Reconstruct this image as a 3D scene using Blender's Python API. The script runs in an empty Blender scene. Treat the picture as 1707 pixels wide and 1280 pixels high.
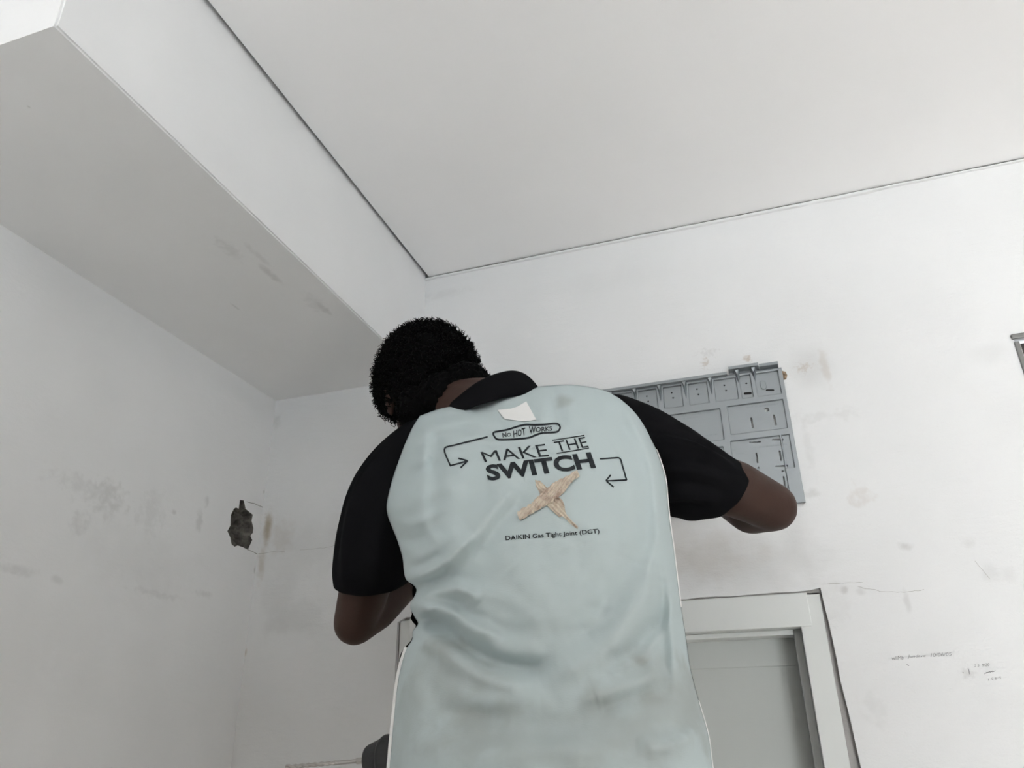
import bpy, bmesh, math, random
import numpy as np
from mathutils import Vector, Matrix, noise
from mathutils.bvhtree import BVHTree
random.seed(7)
S = bpy.context.scene
COL = S.collection

# ------------------------------------------------------------------ camera
W, H, FL = 1707, 1280, 1279.2
YAW, PITCH, ROLL = -0.31306597, 0.42977797, -0.01732904
CAMZ = 1.88
CAM = Vector((0, 0, CAMZ))
_f = Vector((math.sin(YAW)*math.cos(PITCH), math.cos(YAW)*math.cos(PITCH), math.sin(PITCH)))
_r0 = Vector((math.cos(YAW), -math.sin(YAW), 0)); _u0 = _r0.cross(_f)
_r = math.cos(ROLL)*_r0 + math.sin(ROLL)*_u0
_u = -math.sin(ROLL)*_r0 + math.cos(ROLL)*_u0
cd = bpy.data.cameras.new('camera'); cam = bpy.data.objects.new('camera', cd); COL.objects.link(cam)
cd.sensor_width = 36; cd.lens = FL/W*36; cd.clip_start = .02
M = Matrix((_r, _u, -_f)).transposed().to_4x4(); M.translation = CAM
cam.matrix_world = M
S.camera = cam
def ray(px, py): return _r*((px-W/2)/FL) - _u*((py-H/2)/FL) + _f
def at(px, py, Y):            # measured image point -> place in the room at depth Y
    d = ray(px, py); return CAM + d*(Y/d.y)
def atx(px, py, X):
    d = ray(px, py); return CAM + d*(X/d.x)
def atz(px, py, Z):
    d = ray(px, py); return CAM + d*((Z-CAMZ)/d.z)

# ------------------------------------------------------------------ world and light
S.view_settings.view_transform = 'Standard'; S.view_settings.look = 'None'
S.view_settings.exposure = 0.76; S.view_settings.gamma = 1.0
S.view_settings.use_curve_mapping = False
wd = bpy.data.worlds.new('overcast_sky'); S.world = wd; wd.use_nodes = True
bg = wd.node_tree.nodes['Background']
bg.inputs[0].default_value = (0.90, 0.955, 1.0, 1); bg.inputs[1].default_value = 5.0
S.cycles.max_bounces = 6; S.cycles.diffuse_bounces = 5; S.cycles.glossy_bounces = 3
def portal(name, loc, rot, sx, sy):
    l = bpy.data.lights.new(name, 'AREA'); l.shape = 'RECTANGLE'; l.size = sx; l.size_y = sy
    l.cycles.is_portal = True
    o = bpy.data.objects.new(name, l); COL.objects.link(o); o.location = loc; o.rotation_euler = rot
    return o

sl_ = bpy.data.lights.new('sun', 'SUN'); sl_.energy = 24; sl_.angle = .01; so = bpy.data.objects.new('sun', sl_); COL.objects.link(so)
so.rotation_euler = Vector((-.5, .75, -.55)).to_track_quat('-Z', 'Y').to_euler()
# ------------------------------------------------------------------ helpers
def tag(o, label=None, cat=None, group=None, kind=None):
    if label: o['label'] = label
    if cat: o['category'] = cat
    if group: o['group'] = group
    if kind: o['kind'] = kind
    return o
def link(name, me, mat=None, parent=None, smooth=False):
    o = bpy.data.objects.new(name, me); COL.objects.link(o)
    if mat is not None and len(me.materials) == 0: me.materials.append(mat)
    if parent is not None: o.parent = parent
    if smooth:
        for p in me.polygons: p.use_smooth = True
    return o
def obj(name, bm, mat, parent=None, smooth=False):
    me = bpy.data.meshes.new(name); bmesh.ops.recalc_face_normals(bm, faces=bm.faces[:]); bm.to_mesh(me); bm.free()
    return link(name, me, mat, parent, smooth)
def empty(name, loc=(0,0,0)):
    o = bpy.data.objects.new(name, None); COL.objects.link(o); o.location = loc; return o
def box(bm, x0, x1, y0, y1, z0, z1, bev=0):
    t = bmesh.ops.create_cube(bm, size=1.0)
    for v in t['verts']:
        v.co = Vector(((x0+x1)/2+v.co.x*(x1-x0), (y0+y1)/2+v.co.y*(y1-y0), (z0+z1)/2+v.co.z*(z1-z0)))
    if bev:
        es = list({e for v in t['verts'] for e in v.link_edges})
        bmesh.ops.bevel(bm, geom=es, offset=bev, segments=2, affect='EDGES', profile=.5)
def boxobj(name, dims, mat, parent=None, bev=0):
    bm = bmesh.new(); box(bm, *dims, bev=bev); return obj(name, bm, mat, parent)
def ring_loft(bm, rings, cap0=True, cap1=True, closed=False):
    vs = [[bm.verts.new(p) for p in r] for r in rings]
    n = len(rings[0]); m = len(rings)
    for i in range(m if closed else m-1):
        a, b = vs[i], vs[(i+1) % m]
        for j in range(n):
            bm.faces.new((a[j], a[(j+1) % n], b[(j+1) % n], b[j]))
    if not closed:
        if cap0: bm.faces.new(vs[0][::-1])
        if cap1: bm.faces.new(vs[-1])
    return vs
def frame_of(t, ref=Vector((0,0,1))):
    t = t.normalized()
    if abs(t.dot(ref)) > .95: ref = Vector((1,0,0))
    a = t.cross(ref).normalized(); return a, t.cross(a).normalized()
def tube(bm, pts, radii, n=10, cap=True):
    pts = [Vector(p) for p in pts]
    if not hasattr(radii, '__len__'): radii = [radii]*len(pts)
    rings = []; prev = None
    for i, p in enumerate(pts):
        t = (pts[min(i+1, len(pts)-1)] - pts[max(i-1, 0)]).normalized()
        if prev is None: a, b = frame_of(t)
        else:
            a = (prev - t*prev.dot(t)).normalized(); b = t.cross(a)
        prev = a
        rings.append([p + radii[i]*(math.cos(2*math.pi*k/n)*a + math.sin(2*math.pi*k/n)*b) for k in range(n)])
    ring_loft(bm, rings, cap, cap)
def ball(bm, c, r, axes=None, seg=20):
    t = bmesh.ops.create_uvsphere(bm, u_segments=seg, v_segments=max(8, seg*2//3), radius=1)
    if not hasattr(r, '__len__'): r = (r, r, r)
    A = axes or (Vector((1,0,0)), Vector((0,1,0)), Vector((0,0,1)))
    c = Vector(c)
    for v in t['verts']:
        v.co = c + A[0]*(v.co.x*r[0]) + A[1]*(v.co.y*r[1]) + A[2]*(v.co.z*r[2])
def chain(bm, pts, sub=5, seg=14):       # tapered limb: overlapping balls + cones, fused later by the remesh
    for i in range(len(pts)-1):
        (p, r), (q, s) = pts[i], pts[i+1]
        tube(bm, [Vector(p).lerp(Vector(q), k/sub) for k in range(sub+1)], [r+(s-r)*k/sub for k in range(sub+1)], seg)
    for p, r in pts: ball(bm, p, r, seg=seg)
def catmull(pts, n):
    P = [np.array(p, float) for p in pts]; P = [2*P[0]-P[1]] + P + [2*P[-1]-P[-2]]
    out = []
    for i in range(1, len(P)-2):
        for k in range(n):
            t = k/n
            out.append(.5*((2*P[i]) + (-P[i-1]+P[i+1])*t + (2*P[i-1]-5*P[i]+4*P[i+1]-P[i+2])*t*t + (-P[i-1]+3*P[i]-3*P[i+1]+P[i+2])*t**3))
    out.append(P[-2]); return np.array(out)
def resample(pts, n):
    P = np.array(pts, float); d = np.r_[0, np.cumsum(np.linalg.norm(np.diff(P, axis=0), axis=1))]
    s = np.linspace(0, d[-1], n)
    return np.stack([np.interp(s, d, P[:, k]) for k in range(P.shape[1])], 1)
def remeshed(bm, voxel, it=6):
    me = bpy.data.meshes.new('tmp'); bm.to_mesh(me); bm.free()
    o = bpy.data.objects.new('tmp', me); COL.objects.link(o)
    r = o.modifiers.new('r', 'REMESH'); r.mode = 'VOXEL'; r.voxel_size = voxel
    s = o.modifiers.new('s', 'SMOOTH'); s.factor = .5; s.iterations = it
    dg = bpy.context.evaluated_depsgraph_get()
    out = bpy.data.meshes.new_from_object(o.evaluated_get(dg))
    bpy.data.objects.remove(o); bpy.data.meshes.remove(me)
    for p in out.polygons: p.use_smooth = True
    return out
def outline2d(polys, extrude=0, bevel=0, res=1):
    """closed 2-D outlines (holes allowed) -> mesh in the XY plane"""
    cu = bpy.data.curves.new('c', 'CURVE'); cu.dimensions = '2D'; cu.fill_mode = 'BOTH'
    cu.extrude = extrude; cu.bevel_depth = bevel; cu.bevel_resolution = res
    for pl in polys:
        sp = cu.splines.new('POLY'); sp.points.add(len(pl)-1)
        for k, p in enumerate(pl): sp.points[k].co = (p[0], p[1], 0, 1)
        sp.use_cyclic_u = True
    o = bpy.data.objects.new('c', cu); COL.objects.link(o)
    dg = bpy.context.evaluated_depsgraph_get(); dg.update()
    me = bpy.data.meshes.new_from_object(o.evaluated_get(dg))
    bpy.data.objects.remove(o); bpy.data.curves.remove(cu)
    return me
def rrect(x0, z0, x1, z1, r, n=5):
    out = []
    for cx, cz, a0 in ((x1-r, z1-r, 0), (x0+r, z1-r, 90), (x0+r, z0+r, 180), (x1-r, z0+r, 270)):
        for k in range(n+1):
            a = math.radians(a0+90*k/n); out.append((cx+r*math.cos(a), cz+r*math.sin(a)))
    return out

# ------------------------------------------------------------------ materials
def mat(name, col, rough=.6, metal=0, bump=None, var=None, spec=.5):
    """bump=(scale, strength, distance); var=(scale, amount)"""
    m = bpy.data.materials.new(name); m.use_nodes = True
    nt = m.node_tree; b = nt.nodes['Principled BSDF']
    b.inputs['Base Color'].default_value = (*col, 1); b.inputs['Roughness'].default_value = rough
    b.inputs['Metallic'].default_value = metal; b.inputs['Specular IOR Level'].default_value = spec
    g = nt.nodes.new('ShaderNodeNewGeometry')
    if var:
        n = nt.nodes.new('ShaderNodeTexNoise'); n.inputs['Scale'].default_value = var[0]; n.inputs['Detail'].default_value = 6
        nt.links.new(g.outputs['Position'], n.inputs['Vector'])
        r = nt.nodes.new('ShaderNodeMapRange'); r.inputs['To Min'].default_value = 1-var[1]; r.inputs['To Max'].default_value = 1+var[1]
        r.inputs['From Min'].default_value = .25; r.inputs['From Max'].default_value = .75
        nt.links.new(n.outputs['Fac'], r.inputs['Value'])
        x = nt.nodes.new('ShaderNodeVectorMath'); x.operation = 'SCALE'; x.inputs[0].default_value = col
        nt.links.new(r.outputs['Result'], x.inputs['Scale']); nt.links.new(x.outputs[0], b.inputs['Base Color'])
    if bump:
        n = nt.nodes.new('ShaderNodeTexNoise'); n.inputs['Scale'].default_value = bump[0]; n.inputs['Detail'].default_value = 5
        nt.links.new(g.outputs['Position'], n.inputs['Vector'])
        k = nt.nodes.new('ShaderNodeBump'); k.inputs['Strength'].default_value = bump[1]; k.inputs['Distance'].default_value = bump[2]
        nt.links.new(n.outputs['Fac'], k.inputs['Height']); nt.links.new(k.outputs[0], b.inputs['Normal'])
    return m
def plaster(name, col, stains=(), streak=.3, var=.03):
    """painted plaster: broad tone variation, trowel relief, and marks (centre, radii, colour, strength, noise scale, ragged)"""
    m = bpy.data.materials.new(name); m.use_nodes = True
    nt = m.node_tree; b = nt.nodes['Principled BSDF']; N = nt.nodes.new; Lk = nt.links.new
    b.inputs['Roughness'].default_value = .7; b.inputs['Specular IOR Level'].default_value = .25
    g = N('ShaderNodeNewGeometry'); P = g.outputs['Position']
    n = N('ShaderNodeTexNoise'); n.inputs['Scale'].default_value = 3.2; n.inputs['Detail'].default_value = 5; Lk(P, n.inputs['Vector'])
    r = N('ShaderNodeMapRange'); r.inputs['From Min'].default_value = .3; r.inputs['From Max'].default_value = .7
    r.inputs['To Min'].default_value = 1-var; r.inputs['To Max'].default_value = 1+var; Lk(n.outputs['Fac'], r.inputs['Value'])
    x = N('ShaderNodeVectorMath'); x.operation = 'SCALE'; x.inputs[0].default_value = col; Lk(r.outputs['Result'], x.inputs['Scale'])
    cur = x.outputs[0]
    cache = {}
    def nz(sc):
        sc = 22 if sc < 36 else (58 if sc < 100 else 130)
        if sc not in cache:
            q = N('ShaderNodeTexNoise'); q.inputs['Scale'].default_value = sc; q.inputs['Detail'].default_value = 2.5; Lk(P, q.inputs['Vector'])
            s = N('ShaderNodeVectorMath'); s.operation = 'SUBTRACT'; s.inputs[1].default_value = (.5, .5, .5); Lk(q.outputs['Color'], s.inputs[0])
            cache[sc] = s.outputs[0]
        return cache[sc]
    for c, rad, sc, st, ns, rg in stains:
        a = N('ShaderNodeVectorMath'); a.operation = 'SUBTRACT'; a.inputs[1].default_value = c; Lk(P, a.inputs[0])
        d = N('ShaderNodeVectorMath'); d.operation = 'DIVIDE'; d.inputs[1].default_value = rad; Lk(a.outputs[0], d.inputs[0])
        e = N('ShaderNodeVectorMath'); e.operation = 'MULTIPLY_ADD'; e.inputs[1].default_value = (rg, rg, rg)
        Lk(nz(ns), e.inputs[0]); Lk(d.outputs[0], e.inputs[2])
        l = N('ShaderNodeVectorMath'); l.operation = 'LENGTH'; Lk(e.outputs[0], l.inputs[0])
        q = N('ShaderNodeMapRange'); q.interpolation_type = 'SMOOTHSTEP'
        q.inputs['From Min'].default_value = .15; q.inputs['From Max'].default_value = 1.0
        q.inputs['To Min'].default_value = st*.62; q.inputs['To Max'].default_value = 0; Lk(l.outputs['Value'], q.inputs['Value'])
        mx = N('ShaderNodeMix'); mx.data_type = 'RGBA'; Lk(q.outputs['Result'], mx.inputs['Factor'])
        Lk(cur, mx.inputs[6]); mx.inputs[7].default_value = (*sc, 1); cur = mx.outputs[2]
    Lk(cur, b.inputs['Base Color'])
    # trowel relief, slanting
    mp = N('ShaderNodeMapping'); mp.inputs['Rotation'].default_value = (0, math.radians(35), 0); mp.inputs['Scale'].default_value = (22, 40, 75)
    Lk(P, mp.inputs['Vector'])
    n1 = N('ShaderNodeTexNoise'); n1.inputs['Scale'].default_value = 1; n1.inputs['Detail'].default_value = 4; Lk(mp.outputs[0], n1.inputs['Vector'])
    n2 = N('ShaderNodeTexNoise'); n2.inputs['Scale'].default_value = 260; n2.inputs['Detail'].default_value = 3; Lk(P, n2.inputs['Vector'])
    ad = N('ShaderNodeMath'); ad.operation = 'MULTIPLY_ADD'; ad.inputs[1].default_value = .35; Lk(n2.outputs['Fac'], ad.inputs[0]); Lk(n1.outputs['Fac'], ad.inputs[2])
    k = N('ShaderNodeBump'); k.inputs['Strength'].default_value = streak; k.inputs['Distance'].default_value = .004
    Lk(ad.outputs[0], k.inputs['Height']); Lk(k.outputs[0], b.inputs['Normal'])
    return m

YB = 1.6; ZC = CAMZ+1.122; XL = -1.185; XB = -.756; ZS = CAMZ+.8275; YE = .4815
WHITE = (.80, .805, .808)
GREY = (.42, .42, .41); BROWN = (.36, .27, .19); DARK = (.22, .2, .18)
def sb(px, py, rx, rz, col, st, ns=30, rg=.8): return (tuple(at(px, py, YB)), (rx, .5, rz), col, st, ns, rg)
def sl(px, py, ry, rz, col, st, ns=30, rg=.8): return (tuple(atx(px, py, XL)), (.5, ry, rz), col, st, ns, rg)
def ss(px, py, rx, ry, col, st, ns=30, rg=.8): return (tuple(atz(px, py, ZS)), (rx, ry, .5), col, st, ns, rg)
back_st = [
    sb(1352, 612, .062, .07, GREY, .45, 18, .5), sb(1375, 610, .012, .06, BROWN, .35, 60, 1.2), sb(1340, 612, .02, .015, BROWN, .55, 160, 3.0),
    sb(1246, 598, .013, .012, BROWN, .9, 150, 1.8), sb(1175, 606, .012, .018, BROWN, .6, 150, 2.6), sb(1180, 588, .03, .014, GREY, .4, 110, 3),
    sb(1352, 697, .06, .018, GREY, .3, 90, 2.2), sb(1405, 690, .03, .02, GREY, .3, 90, 2.2), sb(1347, 745, .012, .09, GREY, .25, 70, 2),
    sb(1435, 825, .03, .03, BROWN, .3, 90, 2.2), sb(1352, 822, .02, .015, GREY, .5, 90, 1.8), sb(1508, 911, .018, .012, DARK, .4, 60, 1.2),
    sb(1240, 940, .2, .09, GREY, .45, 14, .9), sb(1170, 925, .16, .07, BROWN, .25, 20, 1.2), sb(1330, 910, .05, .11, GREY, .3, 30, 1.2),
    sb(1407, 984, .01, .01, DARK, .4, 80, 1), sb(1435, 985, .012, .01, GREY, .5, 80, 1), sb(1650, 955, .02, .025, GREY, .3, 40, 1), sb(1680, 958, .02, .02, GREY, .3, 40, 1),
    sb(1512, 1005, .008, .03, GREY, .5, 60, 1), sb(1650, 590, .06, .03, GREY, .25, 30, 1), sb(1615, 905, .02, .015, GREY, .3, 60, 1.5),
    sb(446, 880, .017, .06, (.33,.26,.17), 1.2, 40, .7), sb(436, 940, .016, .06, (.33,.26,.17), .6, 50, 1.0), sb(470, 895, .05, .06, BROWN, .3, 40, 1.4),
    sb(520, 915, .16, .1, GREY, .3, 25, 1.3), sb(460, 1000, .07, .12, GREY, .3, 25, 1.4), sb(500, 1030, .12, .05, GREY, .35, 22, 1.5), sb(565, 870, .05, .08, GREY, .25, 30, 1.5),
    sb(408, 1087, .009, .014, BROWN, .8, 40, .3), sb(1612, 1122, .016, .012, GREY, .6, 120, 1.6),
    sb(1010, 470, .25, .05, GREY, .1, 10, 1), sb(1390, 1005, .04, .06, GREY, .2, 40, 1.6), sb(1455, 1180, .03, .04, GREY, .25, 50, 1.8),
    sb(460, 700, .02, .03, GREY, .5, 60, 1.2), sb(740, 490, .1, .02, GREY, .25, 60, 1.5),
]
left_st = [
    sl(150, 815, .12, .03, GREY, .3, 40, 2.4), sl(185, 830, .06, .05, GREY, .35, 60, 2.4), sl(250, 855, .05, .06, GREY, .25, 50, 2.2),
    sl(332, 868, .015, .035, GREY, .55, 60, 1.4), sl(345, 835, .01, .02, GREY, .5, 60, 1.4), sl(130, 872, .03, .03, GREY, .35, 60, 2),
    sl(30, 950, .05, .012, GREY, .4, 60, 1.6), sl(95, 966, .02, .01, GREY, .4, 60, 1), sl(290, 853, .01, .008, DARK, .4, 60, .8), sl(260, 990, .09, .012, GREY, .3, 60, 2),
    sl(441, 820, .01, .007, DARK, .55, 60, .4), sl(425, 950, .006, .012, DARK, .55, 60, .4), sl(230, 930, .2, .08, GREY, .15, 20, 1.5), sl(340, 990, .05, .01, GREY, .35, 60, 1.8),
]
soff_st = [ss(450, 456, .012, .055, GREY, .55, 50, 1.0), ss(385, 417, .02, .05, GREY, .35, 60, 2.2), ss(540, 515, .012, .04, GREY, .45, 50, 1.2), ss(525, 505, .03, .06, GREY, .25, 40, 1.8),
    ss(392, 511, .004, .02, GREY, .5, 60, 1), ss(430, 425, .01, .06, GREY, .3, 60, 1.8), ss(48, 178, .003, .004, GREY, .6, 60, .3)]
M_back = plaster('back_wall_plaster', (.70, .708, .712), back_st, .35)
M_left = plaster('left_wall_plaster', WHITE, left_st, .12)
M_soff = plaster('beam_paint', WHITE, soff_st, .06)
M_ceil = plaster('ceiling_paint', (.90, .90, .905), (), .04, .012)
M_room = plaster('room_plaster', (.36, .35, .34), (), .1)
M_gap = mat('gap_grey', (.12, .13, .13), .9)
M_floor = mat('floor_tile_cream', (.55, .51, .46), .35, var=(4, .06))
M_door = mat('door_paint', (.66, .68, .668), .42, bump=(300, .05, .001))
M_doorleaf = mat('door_leaf_paint', (.50, .525, .51), .45, bump=(260, .05, .001), var=(3, .02))

# ------------------------------------------------------------------ room shell
XR, YR = 3.6, -3.2
fl = boxobj('floor', (XL-.1, XR+.1, YR-.1, YB+.12, -.08, 0), M_floor); tag(fl, 'cream tiled floor of the room', kind='structure')
GAP = .010
ce = boxobj('ceiling', (XB+GAP, XR+.1, YR-.1, YB-.003, ZC, ZC+.012), M_ceil); tag(ce, 'flat white painted ceiling above the back wall', kind='structure')
boxobj('ceiling_slab', (XL-.1, XR+.1, YR-.1, YB+.12, ZC+.03, ZC+.15), M_gap, ce)
boxobj('near_ceiling', (XL, XB+GAP, YR, YE-.02, ZC, ZC+.012), M_ceil, ce)

# back wall: plate with the door opening and the window opening
DX0, DX1, DZ = -.795, .092, CAMZ+.243
WX0, WX1, WZ0, WZ1 = .533, 1.45, 1.55, CAMZ+.709
def wall_mesh(name, polys, thick, tf, m, parent=None):
    me = outline2d(polys, extrude=thick/2); me.transform(tf)
    o = link(name, me, m, parent); return o
A_xz = Matrix(((1,0,0,0),(0,0,1,0),(0,1,0,0),(0,0,0,1)))       # (x,y) -> (x,z)
random.seed(3)
edge_r = [(DX1+min(.013, (DZ-z)*.04)+random.uniform(-.0012, .0015), z) for z in np.linspace(.02, DZ-.02, 60)]
edge_t = [(x, DZ+random.uniform(-.0008, .0012)) for x in np.linspace(DX1-.02, DX0+.02, 30)]
outer = [(XL-.12, 0), (DX0, 0)] + [(DX0, DZ-.01)] + edge_t[::-1] + [(DX1, DZ+.004)] + edge_r[::-1] + [(DX1+.013, 0), (XR+.1, 0), (XR+.1, ZC+.03), (XL-.12, ZC+.03)]
win_hole = [(WX0, WZ0), (WX1, WZ0), (WX1, WZ1), (WX0, WZ1)]
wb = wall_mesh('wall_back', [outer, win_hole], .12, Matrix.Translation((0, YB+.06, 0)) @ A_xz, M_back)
tag(wb, 'scuffed white plaster wall with the door and the mounting bracket', kind='structure')
# left wall with the broken hole
hole_px = [(400,833),(406,834),(409,848),(421,858),(419,868),(422,880),(421,888),(417,893),(420,900),(413,916),(405,912),(396,909),(391,911),(386,907),(384,896),(379,885),(384,876),(385,858),(390,848),(393,846),(398,848)]
hole = [(lambda p: (p.y, p.z))(atx(x, y, XL)) for x, y in hole_px]
A_yz = Matrix(((0,0,1,0),(1,0,0,0),(0,1,0,0),(0,0,0,1)))       # (x,y) -> (y,z)
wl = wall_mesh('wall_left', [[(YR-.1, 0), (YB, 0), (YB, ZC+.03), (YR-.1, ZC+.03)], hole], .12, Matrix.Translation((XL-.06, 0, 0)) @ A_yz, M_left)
tag(wl, 'white plaster wall with a jagged hole knocked in it', kind='structure')
M_conc = mat('broken_concrete', (.13, .122, .108), .95, bump=(90, .9, .01), var=(40, .9))
bm = bmesh.new()
hc = np.mean(hole, 0); rings = []
hd = [np.array(p) for p in hole]; hd2 = []
for i in range(len(hd)):
    for k in range(3): hd2.append(hd[i]*(1-k/3)+hd[(i+1) % len(hd)]*k/3)
for k, (sc, dp) in enumerate(((1.0, .0006), (.985, -.010), (.90, -.024), (.72, -.03), (.42, -.042), (.15, -.034))):
    rr = []
    for p in hd2:
        q = hc+(p-hc)*sc; nz = noise.noise(Vector((q[0]*60, q[1]*60, 3.1)))
        rr.append(Vector((XL+dp+(nz*.016 if k > 1 else 0), q[0], q[1])))
    rings.append(rr)
ring_loft(bm, rings, False, True)
cv = obj('broken_cavity', bm, M_conc, wl)
# chipped plaster lip round the hole
boxobj('wall_right', (XR, XR+.12, YR-.1, YB+.1, 0, ZC+.03), M_room)
tag(bpy.data.objects['wall_right'], 'plain grey cement wall on the right of the room', kind='structure')
wp = boxobj('added_shade_block', (-.8, .8, -.7, -.35, 0, 2.15), mat('shade_block_brown', (.12, .095, .07), .6)); tag(wp, 'unseen brown block added behind the viewer to hold back daylight', kind='structure')  # added out of view: shades the shirt and lower left wall from the opening
# rear wall with a balcony opening
OX0, OX1, OZ1 = .5, 3.3, 2.5
me = outline2d([[(XL-.12, 0), (OX0, 0), (OX0, OZ1), (OX1, OZ1), (OX1, 0), (XR+.1, 0), (XR+.1, ZC+.03), (XL-.12, ZC+.03)]], extrude=.06)
me.transform(Matrix.Translation((0, YR-.06, 0)) @ A_xz)
wr = link('wall_rear', me, M_room); tag(wr, 'grey cement wall with the open balcony doorway', kind='structure')
portal('balcony_daylight', ((OX0+OX1)/2, YR-.02, OZ1/2), (math.radians(-90), 0, 0), OX1-OX0, OZ1)
bal = boxobj('floor_balcony', (XL-.5, XR+3.5, YR-3.0, YR-.12, -.1, -.02), mat('balcony_tile', (.6, .58, .55), .6)); tag(bal, 'pale balcony floor outside the doorway', kind='structure')

# boxed beam
bm = bmesh.new(); box(bm, XL, XB, YE, YB, ZS, ZC+.03, bev=0)
es = [e for e in bm.edges if all(abs(v.co.z-ZS) < 1e-4 for v in e.verts) and all(v.co.x > -1 for v in e.verts) or (all(v.co.x > -1 for v in e.verts) and all(v.co.y < 1 for v in e.verts))]
bmesh.ops.bevel(bm, geom=es, offset=.003, segments=2, affect='EDGES')
tr = obj('trim_1', bm, M_soff); tag(tr, 'boxed white beam running along the ceiling towards the back wall', kind='structure')

# plaster bead along the ceiling and back wall
bm = bmesh.new(); rings = []
xs = np.linspace(XB, XR, 160)
for i, x in enumerate(xs):
    k = .5+.5*noise.noise(Vector((x*4.3, 2, 0))); k2 = .5+.5*noise.noise(Vector((x*23, 7, 0)))
    seg = 1.0 if x < -.1 else (1.35 if x < .35 else .75)
    h = .0045*seg+.003*k*seg+.0015*k2; d = .0035+.004*k
    z1 = ZC-.0022-.002*k2
    rings.append([Vector((x, YB+.002, z1)), Vector((x, YB-d, z1-.0004)), Vector((x, YB-d*.9, z1-h*.7)), Vector((x, YB+.002, z1-h))])
ring_loft(bm, rings)
tb = obj('trim_2', bm, M_back, smooth=False); tag(tb, 'uneven plaster bead between the ceiling and the back wall', kind='structure')
bm = bmesh.new(); box(bm, XB, XR, YB-.0028, YB+.002, ZC-.0022, ZC+.012); obj('joint_shadow_gap', bm, M_gap, tb)

# ------------------------------------------------------------------ door
dr = empty('door_1', ((DX0+DX1)/2, YB+.05, 0)); tag(dr, 'pale grey door in its frame below the bracket', kind='structure')
def dpart(n, dims, m=None, bev=.0015, lab=None):
    c = dr.location; bm = bmesh.new()
    box(bm, dims[0]-c.x, dims[1]-c.x, dims[2]-c.y, dims[3]-c.y, dims[4], dims[5], bev=bev)
    return obj(n, bm, m or M_door, dr)
YF = YB+.012
HB = DZ-.064
M_reb = mat('rebate_mortar', (.36, .35, .34), .9, bump=(200, .5, .003))
dpart('frame_rebate', (DX1-.006, DX1+.02, YB+.010, YB+.118, 0, DZ+.01), M_reb, 0); dpart('frame_rebate', (DX0-.01, DX0+.006, YB+.010, YB+.118, 0, DZ+.01), M_reb, 0); dpart('frame_rebate', (DX0-.01, DX1+.02, YB+.008, YB+.118, DZ-.006, DZ+.01), M_reb, 0)
dpart('frame_header', (DX0+.028, DX1-.026, YF-.008, YB+.11, HB, DZ-.002))
dpart('frame_jamb', (DX1-.046, DX1-.003, YF-.004, YB+.11, 0, DZ-.002))
dpart('frame_jamb', (DX0+.003, DX0+.046, YF-.004, YB+.11, 0, DZ-.002))
dpart('door_stop', (DX1-.060, DX1-.046, YF+.035, YB+.11, 0, HB))
dpart('door_stop', (DX0+.046, DX0+.060, YF+.035, YB+.11, 0, HB))
dpart('door_stop', (DX0+.060, DX1-.060, YF+.03, YB+.11, HB-.010, HB))
lf = dpart('door_leaf', (DX0+.058, DX1-.058, YF+.085, YF+.12, .01, HB), M_doorleaf)
c = dr.location
bm = bmesh.new(); box(bm, DX0+.058-c.x, DX1-.058-c.x, YF+.082-c.y, YF+.086-c.y, HB-.062, HB, bev=.001); obj('top_rail', bm, M_doorleaf, lf)
dpart('door_backing', (DX0-.02, DX1+.02, YB+.121, YB+.14, 0, DZ+.02), M_gap, 0)

# ------------------------------------------------------------------ window on the right
M_alu = mat('window_aluminium', (.20, .20, .195), .45, .3)
M_glass = mat('window_dark_glass', (.03, .025, .025), .08)
wn = empty('window_1', (WX0, YB, WZ0)); tag(wn, 'dark glazed window with a grey metal frame at the right edge', kind='structure')
def wpart(n, dims, m, parent=wn, bev=.002):
    bm = bmesh.new(); box(bm, dims[0]-WX0, dims[1]-WX0, dims[2]-YB, dims[3]-YB, dims[4]-WZ0, dims[5]-WZ0, bev=bev); return obj(n, bm, m, parent)
wpart('frame_head', (WX0-.004, WX1, YB-.006, YB+.06, WZ1-.009, WZ1+.002), M_alu)
wpart('frame_sill', (WX0-.004, WX1, YB-.006, YB+.06, WZ0, WZ0+.02), M_alu)
wpart('frame_side', (WX0-.002, WX0+.007, YB-.004, YB+.06, WZ0+.02, WZ1-.014), M_alu)
wpart('frame_side', (WX1-.014, WX1, YB-.004, YB+.06, WZ0+.02, WZ1-.014), M_alu)
wpart('sash', (WX0+.0075, WX0+.0105, YB+.004, YB+.05, WZ0+.02, WZ1-.016), mat('sash_chrome', (.6, .57, .55), .25, .8))
wpart('pane', (WX0+.0105, WX1-.014, YB+.012, YB+.018, WZ0+.02, WZ1-.014), M_glass, bev=0)

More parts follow.
